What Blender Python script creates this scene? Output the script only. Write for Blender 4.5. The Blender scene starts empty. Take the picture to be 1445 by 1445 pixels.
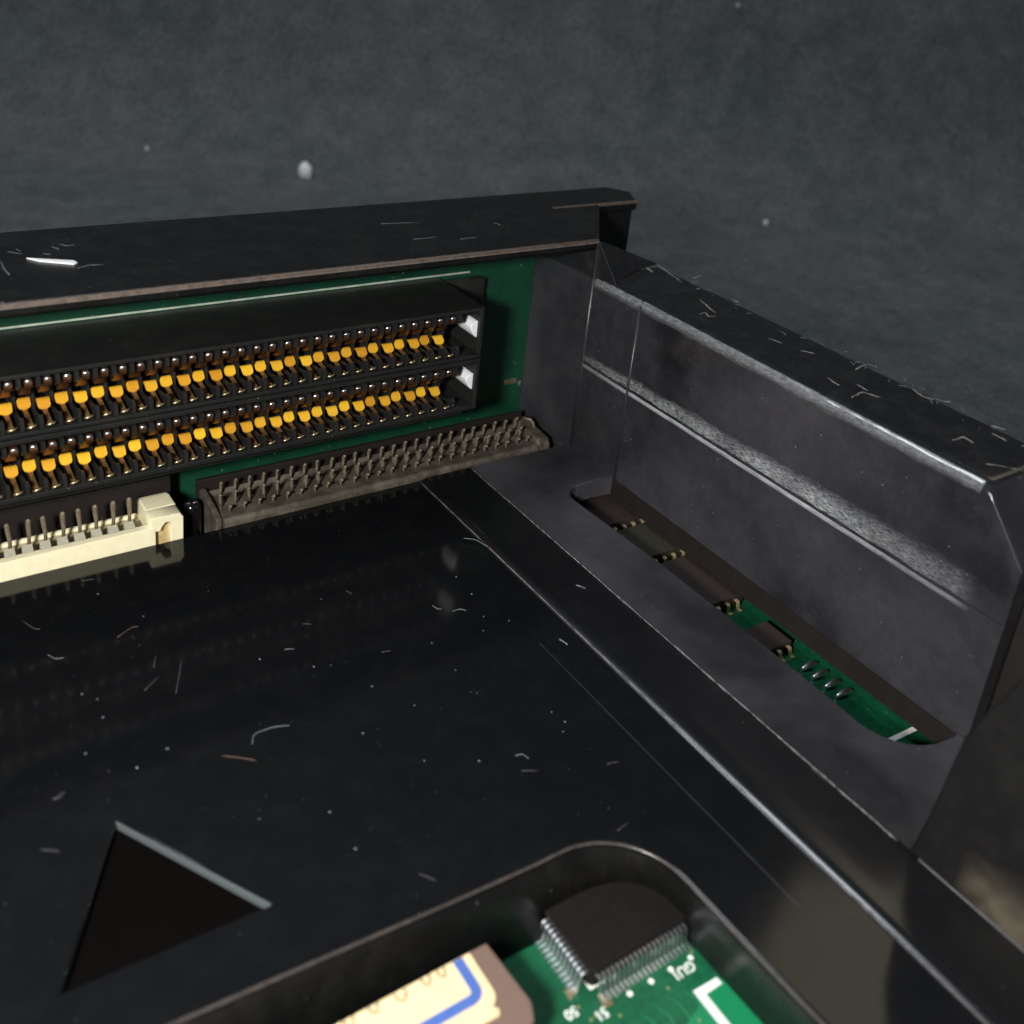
import bpy, bmesh, math, random
from mathutils import Vector, Matrix, noise

random.seed(7)
sc = bpy.context.scene
MM = 0.001                       # every length below is written in millimetres

# ---------------------------------------------------------------- camera
cd = bpy.data.cameras.new("camera")
cam = bpy.data.objects.new("camera", cd)
sc.collection.objects.link(cam)
sc.camera = cam
cam.location = (-122.7301*MM, -144.2325*MM, 99.6883*MM)
cam.rotation_mode = 'XYZ'
cam.rotation_euler = (1.187108, -0.100479, -0.598239)
cd.sensor_fit = 'HORIZONTAL'
cd.sensor_width = 36.0
cd.lens = 36.0*1490.4075/1445.0
cd.shift_x = -13.8336/1445.0
cd.shift_y = -254.887/1445.0
cd.clip_start = 0.005
cd.clip_end = 20
cd.dof.use_dof = True
cd.dof.focus_distance = 0.178
cd.dof.aperture_fstop = 26
cd.dof.aperture_blades = 0

# ---------------------------------------------------------------- world and lamps
w = bpy.data.worlds.new("World")
sc.world = w
w.use_nodes = True
w.node_tree.nodes["Background"].inputs[0].default_value = (0.75, 0.85, 1.0, 1)
w.node_tree.nodes["Background"].inputs[1].default_value = 0.10

def lamp(name, direction, dist, size, power, color, target=(-45, -45, 8), size_y=None):
    l = bpy.data.lights.new(name, 'AREA')
    l.shape = 'RECTANGLE'
    l.size = size
    l.size_y = size_y or size
    l.energy = power
    l.color = color
    o = bpy.data.objects.new(name, l)
    sc.collection.objects.link(o)
    d = Vector(direction).normalized()
    t = Vector(target)*MM
    o.location = t + d*dist
    o.rotation_euler = (-d).to_track_quat('-Z', 'Y').to_euler()
    return o

lamp("hand_lamp", (-130, -97, 92), 0.1865, 0.020, 0.56, (1.0, 0.97, 0.92), target=(-45, -38, 10))
lamp("ceiling_light", (-0.30, 0.37, 0.86), 1.4, 0.17, 6.0, (0.86, 0.93, 1.0), size_y=0.45)
lamp("added_warm_light", (0.66, 0.16, 0.70), 1.2, 0.6, 1.3, (1.0, 0.86, 0.62), target=(-20, -140, 0))  # unseen lamp added to give the floor a warm brown reflection

sc.view_settings.view_transform = 'Standard'
sc.view_settings.look = 'None'
sc.view_settings.exposure = 0.0
sc.view_settings.gamma = 1.0
sc.view_settings.use_curve_mapping = False
sc.render.engine = 'CYCLES'

# ---------------------------------------------------------------- helpers
def link(o, parent=None):
    sc.collection.objects.link(o)
    if parent is not None:
        o.parent = parent
    return o

def thing(name, label, cat, loc=(0, 0, 0), group=None):
    o = bpy.data.objects.new(name, None)
    o.empty_display_size = 0.005
    link(o)
    o.location = Vector(loc)*MM
    o['label'] = label
    o['category'] = cat
    if group:
        o['group'] = group
    return o

def tag(o, label=None, cat=None, group=None, kind=None):
    if label: o['label'] = label
    if cat: o['category'] = cat
    if group: o['group'] = group
    if kind: o['kind'] = kind
    return o

class MB:
    """collects geometry in millimetres and links it as one mesh object"""
    def __init__(s):
        s.v = []; s.f = []; s.sm = []
    def add(s, vs, fs, smooth=False):
        n = len(s.v)
        s.v += [tuple(v) for v in vs]
        s.f += [tuple(i+n for i in f) for f in fs]
        s.sm += [smooth]*len(fs)
        return s
    def box(s, x0, x1, y0, y1, z0, z1):
        vs = [(x, y, z) for z in (z0, z1) for y in (y0, y1) for x in (x0, x1)]
        return s.add(vs, [(0, 2, 3, 1), (4, 5, 7, 6), (0, 1, 5, 4), (2, 6, 7, 3), (0, 4, 6, 2), (1, 3, 7, 5)])
    def prism(s, poly, z0, z1, axis='z'):
        n = len(poly)
        def P(a, b, c):
            return (a, b, c) if axis == 'z' else ((c, a, b) if axis == 'x' else (a, c, b))
        vs = [P(a, b, z0) for a, b in poly] + [P(a, b, z1) for a, b in poly]
        fs = [tuple(range(n))[::-1], tuple(range(n, 2*n))]
        fs += [(i, (i+1) % n, (i+1) % n+n, i+n) for i in range(n)]
        return s.add(vs, fs)
    def tube(s, pts, r, seg=6, flat=1.0):
        pts = [Vector(p) for p in pts]
        n = len(pts); vs = []; fs = []
        for i, p in enumerate(pts):
            t = (pts[min(i+1, n-1)]-pts[max(i-1, 0)]).normalized()
            a = t.cross(Vector((0, 0, 1)))
            if a.length < 1e-3: a = Vector((1, 0, 0))
            a.normalize(); b = t.cross(a).normalized()
            rr = r[i] if isinstance(r, (list, tuple)) else r
            for k in range(seg):
                an = 2*math.pi*k/seg
                vs.append(p + a*math.cos(an)*rr + b*math.sin(an)*rr*flat)
        for i in range(n-1):
            for k in range(seg):
                fs.append((i*seg+k, i*seg+(k+1) % seg, (i+1)*seg+(k+1) % seg, (i+1)*seg+k))
        fs += [tuple(range(seg))[::-1], tuple(range((n-1)*seg, n*seg))]
        return s.add(vs, fs, True)
    def ribbon(s, path, widths, th, cx=0.0):
        """bent sheet metal strip: path of (y, z), a width along x at each point"""
        n = len(path); vs = []; fs = []
        for i in range(n):
            a = Vector(path[max(i-1, 0)]); b = Vector(path[min(i+1, n-1)])
            t = (b-a).normalized(); nn = Vector((-t.y, t.x))*th*.5
            y, z = path[i]; h = widths[i]*.5
            vs += [(cx-h, y+nn.x, z+nn.y), (cx+h, y+nn.x, z+nn.y), (cx+h, y-nn.x, z-nn.y), (cx-h, y-nn.x, z-nn.y)]
        for i in range(n-1):
            for k in range(4):
                fs.append((i*4+k, i*4+(k+1) % 4, (i+1)*4+(k+1) % 4, (i+1)*4+k))
        fs += [(0, 1, 2, 3), tuple(range(4*n-4, 4*n))[::-1]]
        return s.add(vs, fs, False)
    def mesh(s, name, mat, origin=(0, 0, 0)):
        me = bpy.data.meshes.new(name)
        o = Vector(origin)
        me.from_pydata([tuple((Vector(v)-o)*MM) for v in s.v], [], s.f)
        me.polygons.foreach_set('use_smooth', s.sm)
        bm = bmesh.new(); bm.from_mesh(me)
        bmesh.ops.recalc_face_normals(bm, faces=bm.faces[:])
        bm.to_mesh(me); bm.free()
        me.materials.append(mat)
        return me
    def build(s, name, mat, parent=None, bevel=0, seg=2, origin=(0, 0, 0)):
        o = bpy.data.objects.new(name, s.mesh(name, mat, origin))
        link(o, parent)
        o.location = Vector(origin)*MM
        if bevel:
            m = o.modifiers.new('bevel', 'BEVEL'); m.width = bevel*MM; m.segments = seg
            m.limit_method = 'ANGLE'; m.angle_limit = math.radians(35)
            m.harden_normals = False
            for p in o.data.polygons: p.use_smooth = True
            wn = o.modifiers.new('wn', 'WEIGHTED_NORMAL'); wn.keep_sharp = True
        return o

def sheet(name, loops, ztop, thick, bevel, mat, parent, res=3):
    """flat slab with rounded rims from an outline and any holes (mm)"""
    cu = bpy.data.curves.new(name, 'CURVE')
    cu.dimensions = '2D'; cu.fill_mode = 'BOTH'
    cu.extrude = (thick*.5-bevel)*MM
    cu.bevel_depth = bevel*MM; cu.bevel_resolution = res; cu.offset = -bevel*MM
    for lp in loops:
        sp = cu.splines.new('POLY'); sp.points.add(len(lp)-1)
        for i, (x, y) in enumerate(lp):
            sp.points[i].co = (x*MM, y*MM, 0, 1)
        sp.use_cyclic_u = True
    tmp = bpy.data.objects.new('tmp', cu); sc.collection.objects.link(tmp)
    dg = bpy.context.evaluated_depsgraph_get()
    me = bpy.data.meshes.new_from_object(tmp.evaluated_get(dg))
    bpy.data.objects.remove(tmp); bpy.data.curves.remove(cu)
    me.name = name
    me.transform(Matrix.Translation((0, 0, (ztop-thick*.5)*MM)))
    bm = bmesh.new(); bm.from_mesh(me)
    bmesh.ops.remove_doubles(bm, verts=bm.verts[:], dist=1e-6)
    bmesh.ops.recalc_face_normals(bm, faces=bm.faces[:])
    for f in bm.faces: f.smooth = abs(f.normal.z) < .999
    for e in bm.edges:
        if len(e.link_faces) == 2 and e.calc_face_angle(0) > math.radians(50): e.smooth = False
    bm.to_mesh(me); bm.free()
    me.materials.clear(); me.materials.append(mat)
    o = bpy.data.objects.new(name, me)
    link(o, parent)
    return o

def arc(cx, cy, r, a0, a1, n=8):
    return [(cx+r*math.cos(math.radians(a0+(a1-a0)*i/n)), cy+r*math.sin(math.radians(a0+(a1-a0)*i/n))) for i in range(n+1)]

_text = {}
def text(name, body, x, y, z, h, rot, mat, parent, bold=0.0, axis='z'):
    cu = bpy.data.curves.new(name, 'FONT')
    cu.body = body; cu.size = h*1.4*MM; cu.extrude = 0.012*MM; cu.offset = bold*MM
    tmp = bpy.data.objects.new('tmp', cu); sc.collection.objects.link(tmp)
    dg = bpy.context.evaluated_depsgraph_get()
    me = bpy.data.meshes.new_from_object(tmp.evaluated_get(dg))
    bpy.data.objects.remove(tmp); bpy.data.curves.remove(cu)
    me.name = name; me.materials.clear(); me.materials.append(mat)
    o = bpy.data.objects.new(name, me); link(o, parent)
    o.location = Vector((x, y, z))*MM
    o.rotation_euler = (0, 0, math.radians(rot))
    return o

# ---------------------------------------------------------------- materials
def new_mat(name):
    m = bpy.data.materials.new(name); m.use_nodes = True
    nt = m.node_tree
    return m, nt, nt.nodes['Principled BSDF']

def N(nt, typ, **kw):
    n = nt.nodes.new(typ)
    for k, v in kw.items():
        if k in n.inputs: n.inputs[k].default_value = v
        else: setattr(n, k, v)
    return n

def L(nt, a, b): nt.links.new(a, b)

def coords(nt):
    t = N(nt, 'ShaderNodeNewGeometry')
    m = N(nt, 'ShaderNodeVectorMath', operation='SCALE'); m.inputs['Scale'].default_value = 1000.0
    L(nt, t.outputs['Position'], m.inputs[0])
    return m.outputs[0]              # position in mm

def noise_node(nt, co, scale, detail=3, rough=.55, dist=0):
    n = N(nt, 'ShaderNodeTexNoise'); n.inputs['Scale'].default_value = scale
    n.inputs['Detail'].default_value = detail; n.inputs['Roughness'].default_value = rough
    n.inputs['Distortion'].default_value = dist
    L(nt, co, n.inputs['Vector'])
    return n.outputs['Fac']

def ramp(nt, fac, stops):
    r = N(nt, 'ShaderNodeValToRGB')
    e = r.color_ramp.elements
    while len(e) < len(stops): e.new(.5)
    for i, (p, c) in enumerate(stops):
        e[i].position = p
        e[i].color = (c, c, c, 1) if not isinstance(c, tuple) else (*c, 1)
    L(nt, fac, r.inputs[0])
    return r.outputs[0]

def math_node(nt, op, a, b=None, clamp=False):
    n = N(nt, 'ShaderNodeMath', operation=op); n.use_clamp = clamp
    for i, v in enumerate((a, b)):
        if v is None: continue
        if isinstance(v, (int, float)): n.inputs[i].default_value = v
        else: L(nt, v, n.inputs[i])
    return n.outputs[0]

def mixc(nt, fac, a, b):
    n = N(nt, 'ShaderNodeMix', data_type='RGBA')
    if isinstance(fac, (int, float)): n.inputs[0].default_value = fac
    else: L(nt, fac, n.inputs[0])
    for i, v in ((6, a), (7, b)):
        if isinstance(v, tuple): n.inputs[i].default_value = (*v, 1)
        else: L(nt, v, n.inputs[i])
    return n.outputs[2]

def bump(nt, bs, h, strength, dist):
    b = N(nt, 'ShaderNodeBump'); b.inputs['Strength'].default_value = strength
    b.inputs['Distance'].default_value = dist*MM
    L(nt, h, b.inputs['Height']); L(nt, b.outputs[0], bs.inputs['Normal'])

def plastic(name, col, rough, rvar=.12, dust=.25, dustcol=(.16, .15, .14), spec=.5, bmp=.25, painted_sheen=0.0):
    m, nt, bs = new_mat(name)
    co = coords(nt)
    big = noise_node(nt, co, .07, 3)
    fine = noise_node(nt, co, 2.2, 4, .65)
    r = math_node(nt, 'MULTIPLY_ADD', big, rvar*2); nt.nodes[-1].inputs[2].default_value = rough-rvar
    rf = math_node(nt, 'MULTIPLY_ADD', fine, .10); nt.nodes[-1].inputs[2].default_value = -.05
    L(nt, math_node(nt, 'ADD', r, rf, True), bs.inputs['Roughness'])
    # specks of dust
    v = N(nt, 'ShaderNodeTexVoronoi'); v.inputs['Scale'].default_value = .55; L(nt, co, v.inputs['Vector'])
    near = ramp(nt, v.outputs['Distance'], [(.035, 1.0), (.075, 0.0)])
    sep = N(nt, 'ShaderNodeSeparateColor'); L(nt, v.outputs['Color'], sep.inputs[0])
    some = ramp(nt, sep.outputs[0], [(.72, 0.0), (.75, 1.0)])
    speck = math_node(nt, 'MULTIPLY', near, some)
    v2 = N(nt, 'ShaderNodeTexVoronoi'); v2.inputs['Scale'].default_value = 2.1; L(nt, co, v2.inputs['Vector'])
    near2 = ramp(nt, v2.outputs['Distance'], [(.06, .5), (.13, 0.0)])
    speck = math_node(nt, 'MAXIMUM', speck, math_node(nt, 'MULTIPLY', near2, ramp(nt, noise_node(nt, co, .3, 2), [(.5, 0.0), (.62, 1.0)])))
    patch = ramp(nt, noise_node(nt, co, .22, 5, .7), [(.45, 0.0), (.8, 1.0)])
    film = math_node(nt, 'MULTIPLY', patch, dust*.35)
    base = mixc(nt, film, col, dustcol)
    if painted_sheen:  # grey-purple sheen put into the base colour in broad patches
        mp = N(nt, 'ShaderNodeMapping'); mp.inputs['Location'].default_value = (3.7, 8.1, 1.9); L(nt, co, mp.inputs['Vector'])
        h1 = noise_node(nt, mp.outputs[0], .027, 3, .55, .2)
        h2 = noise_node(nt, mp.outputs[0], .5, 4, .7)
        hz = math_node(nt, 'MULTIPLY', ramp(nt, h1, [(.36, 0.0), (.66, 1.0)]), math_node(nt, 'MULTIPLY', ramp(nt, h2, [(.3, .7), (.7, 1.0)]), painted_sheen))
        sz = N(nt, 'ShaderNodeSeparateXYZ'); L(nt, co, sz.inputs[0])
        hz = math_node(nt, 'MULTIPLY', hz, math_node(nt, 'LESS_THAN', sz.outputs[2], 36.2))
        base = mixc(nt, hz, base, (.082, .079, .092))
    base = mixc(nt, math_node(nt, 'MULTIPLY', speck, min(1, dust*2.4)), base, (dustcol[0]*1.6, dustcol[1]*1.6, dustcol[2]*1.6))
    L(nt, base, bs.inputs['Base Color'])
    bs.inputs['Specular IOR Level'].default_value = spec
    bump(nt, bs, fine, bmp, .02)
    return m

M = {}
M['floor'] = plastic('black_gloss_plastic', (.0042, .0046, .0054), .10, .03, .05, spec=.40, bmp=.05)
M['strip'] = plastic('black_strip_plastic', (.0050, .0052, .0060), .19, .04, .06, spec=.55, bmp=.08)
M['arrow_rim'] = plastic('grey_lit_rim', (.085, .10, .105), .4, .05, .2)  # lit side of the arrow recess, its brightness put into a lighter grey
M['shelf'] = plastic('black_satin_plastic', (.013, .013, .016), .36, .08, .22, spec=.6, bmp=.2, painted_sheen=1.0)
M['wall'] = plastic('black_worn_plastic', (.010, .0105, .013), .34, .07, .30, spec=.6, bmp=.2, painted_sheen=.5)
M['top'] = plastic('black_matt_plastic', (.0055, .0055, .0055), .34, .08, .2, spec=.4, bmp=.2)
M['inner'] = plastic('black_rough_plastic', (.013, .010, .009), .6, .08, .12, spec=.25)
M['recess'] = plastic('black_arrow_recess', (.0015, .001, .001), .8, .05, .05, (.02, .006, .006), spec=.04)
M['connector'] = plastic('black_connector_plastic', (.012, .013, .013), .36, .08, .28, (.12, .10, .07), spec=.5)
M['separator'] = plastic('grey_separator_plastic', (.012, .013, .014), .40, .08, .3, (.12, .11, .10), spec=.5)
M['header'] = plastic('dusty_header_plastic', (.050, .043, .033), .7, .06, 2.2, (.21, .18, .14), spec=.3)

# front rim of the rear frame, its brownish highlight painted into the colour
def painted_rim_light():
    m = plastic('frame_plastic_painted_rim', (.0055, .0055, .0058), .34, .08, .2, spec=.4, bmp=.2)
    nt = m.node_tree; bs = nt.nodes['Principled BSDF']
    co = coords(nt)
    sp = N(nt, 'ShaderNodeSeparateXYZ'); L(nt, co, sp.inputs[0])
    n1 = noise_node(nt, co, .6, 5, .7)
    yy = math_node(nt, 'ADD', sp.outputs[1], math_node(nt, 'MULTIPLY', math_node(nt, 'SUBTRACT', n1, .5), .5))
    f = ramp(nt, yy, [(.16, 1.0), (.40, 0.0)])
    f = math_node(nt, 'MULTIPLY', f, math_node(nt, 'GREATER_THAN', sp.outputs[2], 43.1))
    f = math_node(nt, 'MULTIPLY', f, ramp(nt, n1, [(.3, .4), (.6, .9)]))
    old = bs.inputs['Base Color'].links[0].from_socket
    L(nt, mixc(nt, f, old, (.17, .135, .115)), bs.inputs['Base Color'])
    return m
M['rim'] = painted_rim_light()

# dusty, scuffed band on the wall above the groove: a scraped strip with ragged rims
def worn_wall():
    m = plastic('scuffed_wall_plastic', (.0085, .009, .0115), .24, .07, .30, spec=.6, bmp=.2, painted_sheen=.5)
    nt = m.node_tree; bs = nt.nodes['Principled BSDF']
    co = coords(nt)
    sp = N(nt, 'ShaderNodeSeparateXYZ'); L(nt, co, sp.inputs[0])
    y, z = sp.outputs[1], sp.outputs[2]
    st = N(nt, 'ShaderNodeMapping'); st.inputs['Scale'].default_value = (1, .25, 1.6)
    L(nt, co, st.inputs['Vector'])
    n1 = noise_node(nt, st.outputs[0], .8, 6, .75)
    n2 = noise_node(nt, st.outputs[0], 3.5, 5, .8)
    # height over the groove, ragged
    h = math_node(nt, 'SUBTRACT', z, 19.25)
    h = math_node(nt, 'ADD', h, math_node(nt, 'MULTIPLY', math_node(nt, 'SUBTRACT', n1, .5), 2.6))
    hw = math_node(nt, 'MULTIPLY_ADD', y, -.040); nt.nodes[-1].inputs[2].default_value = 2.2
    up_ = ramp(nt, math_node(nt, 'DIVIDE', h, hw), [(.0, 0.0), (.04, 1.0), (.45, .8), (.85, 0.0)])
    a = ramp(nt, math_node(nt, 'DIVIDE', math_node(nt, 'MULTIPLY', y, -1.0), 100.0), [(.0, .35), (.12, .9), (.6, 1.0), (.83, .35), (.86, 0.0)])
    g = math_node(nt, 'MULTIPLY', ramp(nt, n2, [(.42, .06), (.58, 1.0)]), ramp(nt, noise_node(nt, co, .16, 3, .6), [(.3, .35), (.65, 1.0)]))
    wear = math_node(nt, 'MULTIPLY', math_node(nt, 'MULTIPLY', up_, a), g)
    # thin scraped lip below the groove
    h2 = math_node(nt, 'SUBTRACT', 18.75, z)
    low = ramp(nt, math_node(nt, 'DIVIDE', h2, 2.0), [(.0, 1.0), (.30, .75), (.42, 0.0)])
    ok = math_node(nt, 'GREATER_THAN', h2, 0.0)
    wear2 = math_node(nt, 'MULTIPLY', math_node(nt, 'MULTIPLY', math_node(nt, 'MULTIPLY', low, ok), a), ramp(nt, n1, [(.35, .35), (.6, 1.0)]))
    # scuffs just below the top rim
    h3 = math_node(nt, 'ADD', math_node(nt, 'SUBTRACT', z, 34.5), math_node(nt, 'MULTIPLY', math_node(nt, 'SUBTRACT', n1, .5), 1.6))
    top = math_node(nt, 'MULTIPLY', ramp(nt, math_node(nt, 'DIVIDE', h3, 2.0), [(.0, 0.0), (.5, .85), (1.0, 1.0)]), math_node(nt, 'LESS_THAN', z, 36.35))
    top = math_node(nt, 'MULTIPLY', top, ramp(nt, n2, [(.34, .15), (.6, .9)]))
    top = math_node(nt, 'MULTIPLY', top, math_node(nt, 'GREATER_THAN', y, -82.6))
    allw = math_node(nt, 'MAXIMUM', math_node(nt, 'MAXIMUM', wear, wear2), math_node(nt, 'MULTIPLY', top, .45), True)
    old = bs.inputs['Base Color'].links[0].from_socket
    ro = bs.inputs['Roughness'].links[0].from_socket
    pol = ramp(nt, math_node(nt, 'DIVIDE', math_node(nt, 'SUBTRACT', z, 33.0), 3.0), [(.2, 0.0), (.8, 1.0)])
    pol = math_node(nt, 'MULTIPLY', pol, math_node(nt, 'LESS_THAN', z, 36.66))
    rr = N(nt, 'ShaderNodeMix', data_type='FLOAT'); L(nt, pol, rr.inputs[0]); L(nt, ro, rr.inputs[2]); rr.inputs[3].default_value = .16
    L(nt, rr.outputs[0], bs.inputs['Roughness'])
    L(nt, mixc(nt, allw, old, mixc(nt, n2, (.22, .26, .28), (.62, .62, .64))), bs.inputs['Base Color'])
    return m
M['scuffed'] = worn_wall()

def simple(name, col, rough, metal=0.0, var=.15, scale=1.5, spec=.5, bmp=0.0, coat=0.0):
    m, nt, bs = new_mat(name)
    co = coords(nt)
    n = noise_node(nt, co, scale, 4, .6)
    dark = tuple(c*(1-var) for c in col); lite = tuple(min(1, c*(1+var)) for c in col)
    L(nt, mixc(nt, ramp(nt, n, [(.3, 0.0), (.7, 1.0)]), dark, lite), bs.inputs['Base Color'])
    bs.inputs['Roughness'].default_value = rough
    bs.inputs['Metallic'].default_value = metal
    bs.inputs['Specular IOR Level'].default_value = spec
    bs.inputs['Coat Weight'].default_value = coat
    if bmp: bump(nt, bs, n, bmp, .05)
    return m

M['gold'] = simple('gold_plating', (1.0, .53, .035), .40, .25, .10, 2.5)
def vary(m, amt):
    nt = m.node_tree; bs = nt.nodes['Principled BSDF']
    oi = N(nt, 'ShaderNodeObjectInfo')
    old = bs.inputs['Base Color'].links[0].from_socket
    hs_ = N(nt, 'ShaderNodeHueSaturation')
    L(nt, old, hs_.inputs['Color'])
    v = math_node(nt, 'MULTIPLY_ADD', oi.outputs['Random'], amt); nt.nodes[-1].inputs[2].default_value = 1-amt*.7
    h = math_node(nt, 'MULTIPLY_ADD', oi.outputs['Random'], .025); nt.nodes[-1].inputs[2].default_value = .484
    L(nt, v, hs_.inputs['Value']); L(nt, h, hs_.inputs['Hue'])
    L(nt, hs_.outputs[0], bs.inputs['Base Color'])
vary(M['gold'], .35)
M['copper'] = simple('copper_alloy', (.20, .095, .045), .36, .85, .25, 2.0)
M['brass'] = simple('dull_brass', (.60, .50, .30), .34, .9, .2, 2.0)
M['brass_warm'] = simple('warm_brass', (.50, .31, .13), .36, .85, .2, 2.0)
M['tin'] = simple('tinned_metal', (.80, .82, .84), .36, 1.0, .15, 3.0)
M['olive_pin'] = simple('dusty_pin_metal', (.24, .20, .14), .55, .4, .3, 1.6)
M['cream'] = simple('cream_nylon', (.86, .80, .55), .42, 0, .06, .8, bmp=.1)
M['white_glint'] = simple('white_glint_plastic', (.82, .84, .88), .35, 0, .05)
M['silk'] = simple('white_silkscreen', (.84, .86, .82), .5, 0, .05)
M['chip'] = simple('brown_black_epoxy', (.008, .0065, .006), .6, 0, .3, 2.5, spec=.2, bmp=.2)
M['olive_chip'] = simple('olive_black_epoxy', (.030, .028, .017), .55, 0, .3, 2.5, bmp=.2)
M['worn_lit_edge'] = simple('worn_edge_painted_sparkle', (.11, .105, .11), .3, 0, .85, 1.1, spec=.6)  # worn edge, with its bright highlight line painted in as well
M['lead_gold'] = simple('gold_lead', (.95, .72, .38), .35, .7, .15)
M['dark_chip'] = simple('dark_brown_epoxy', (.034, .025, .022), .5, 0, .2, 2.5, bmp=.2)
M['ceramic'] = simple('brown_chip_body', (.16, .105, .085), .55, 0, .12, 2.5, bmp=.2)
M['paper'] = simple('cream_paper', (.80, .62, .36), .6, 0, .05, .6)
M['ink_blue'] = simple('blue_ink', (.06, .13, .40), .6, 0, .1)
M['ink_brown'] = simple('brown_ink', (.03, .015, .008), .6, 0, .1)
M['rib'] = simple('light_brown_rib', (.10, .075, .06), .4, 0, .3)  # lighter brown than the frame around it
M['via'] = simple('dull_via', (.35, .34, .16), .45, .3, .3)
M['trace'] = simple('raised_green_trace', (.012, .17, .075), .3, 0, .1)
M['rim_light'] = simple('brown_rim_highlight', (.050, .043, .040), .26, 0, .35, 1.2, spec=.6)  # brownish edge light of the cutout rim, put into the colour
M['lint'] = simple('pale_fibre', (.26, .29, .31), .6, 0, .1)
M['lint_dim'] = simple('dim_fibre', (.07, .07, .08), .6, 0, .1)
M['lint_brown'] = simple('brown_fibre', (.07, .035, .025), .6, 0, .1)
M['silk_dim'] = simple('dim_silkscreen', (.38, .42, .36), .5, 0, .25, .4)  # greyer, dimmer print colour for the line on the rear board
M['lint_mid'] = simple('mid_scratch', (.17, .165, .155), .6, 0, .3)
M['tuft'] = simple('grey_lint', (.55, .57, .6), .8, 0, .2)
M['sliver'] = simple('white_plastic_sliver', (.9, .92, .95), .4, 0, .03)
M['glass_black'] = simple('black_glossy_resin', (.006, .006, .006), .12, 0, .1)

def pcb(name, col, col2, rough=.3):
    m, nt, bs = new_mat(name)
    co = coords(nt)
    n = noise_node(nt, co, .12, 3)
    tr = N(nt, 'ShaderNodeTexBrick'); tr.offset = .5
    tr.inputs['Scale'].default_value = .35; tr.inputs['Mortar Size'].default_value = .03
    L(nt, co, tr.inputs['Vector'])
    f = noise_node(nt, co, 1.1, 2)
    c = mixc(nt, ramp(nt, n, [(.35, 0.0), (.65, 1.0)]), col, col2)
    c = mixc(nt, math_node(nt, 'MULTIPLY', ramp(nt, f, [(.55, 0.0), (.6, 1.0)]), .35), c, tuple(x*.55 for x in col))
    v = N(nt, 'ShaderNodeTexVoronoi'); v.inputs['Scale'].default_value = .55; L(nt, co, v.inputs['Vector'])
    via = ramp(nt, v.outputs['Distance'], [(.07, 1.0), (.10, 0.0)])
    c = mixc(nt, math_node(nt, 'MULTIPLY', via, .55), c, (.30, .36, .16))
    L(nt, c, bs.inputs['Base Color'])
    bs.inputs['Roughness'].default_value = rough
    bump(nt, bs, f, .2, .04)
    return m
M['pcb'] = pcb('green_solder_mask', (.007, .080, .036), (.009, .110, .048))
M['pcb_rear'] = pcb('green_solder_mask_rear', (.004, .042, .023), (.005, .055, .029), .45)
M['pour'] = simple('bright_green_copper_pour', (.010, .21, .085), .32, 0, .06, .5)

def bracket_mat():  # olive-beige reflection painted onto the low front part of the bracket
    m = plastic('bracket_plastic_painted_reflection', (.006, .0055, .006), .5, .08, .12, spec=.3)
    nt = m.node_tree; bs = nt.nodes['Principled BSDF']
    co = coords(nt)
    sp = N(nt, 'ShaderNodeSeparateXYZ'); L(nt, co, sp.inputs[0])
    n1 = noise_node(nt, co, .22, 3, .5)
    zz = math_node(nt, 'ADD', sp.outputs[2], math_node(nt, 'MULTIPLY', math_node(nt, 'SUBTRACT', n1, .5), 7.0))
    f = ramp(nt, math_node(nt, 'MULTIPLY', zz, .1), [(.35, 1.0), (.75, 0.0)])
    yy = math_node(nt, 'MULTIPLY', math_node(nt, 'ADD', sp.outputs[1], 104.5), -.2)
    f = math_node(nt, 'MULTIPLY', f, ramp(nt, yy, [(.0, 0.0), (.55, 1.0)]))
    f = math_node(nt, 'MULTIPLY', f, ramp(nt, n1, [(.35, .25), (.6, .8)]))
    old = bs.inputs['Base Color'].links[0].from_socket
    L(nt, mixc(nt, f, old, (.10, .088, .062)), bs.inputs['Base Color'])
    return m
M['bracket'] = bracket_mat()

def cloth_mat():
    m, nt, bs = new_mat('dark_felt_cloth')
    co = coords(nt)
    a = noise_node(nt, co, .010, 4, .6)
    b = noise_node(nt, co, .07, 5, .7)
    c = noise_node(nt, co, .55, 4, .8)
    d = noise_node(nt, co, 1.6, 2, .8)
    col = mixc(nt, ramp(nt, a, [(.3, 0.0), (.7, 1.0)]), (.080, .104, .100), (.140, .138, .150))
    col = mixc(nt, math_node(nt, 'MULTIPLY', ramp(nt, b, [(.38, 0.0), (.72, 1.0)]), .6), col, (.22, .235, .24))
    col = mixc(nt, math_node(nt, 'MULTIPLY', ramp(nt, c, [(.40, 1.0), (.56, 0.0)]), .55), col, (.045, .050, .050))
    col = mixc(nt, math_node(nt, 'MULTIPLY', ramp(nt, d, [(.55, 0.0), (.70, 1.0)]), .35), col, (.33, .35, .35))
    L(nt, col, bs.inputs['Base Color'])
    bs.inputs['Roughness'].default_value = .95
    bs.inputs['Specular IOR Level'].default_value = .1
    h = math_node(nt, 'ADD', math_node(nt, 'MULTIPLY', b, 2.0), c)
    bump(nt, bs, h, .6, 1.5)
    return m
M['cloth'] = cloth_mat()

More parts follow.
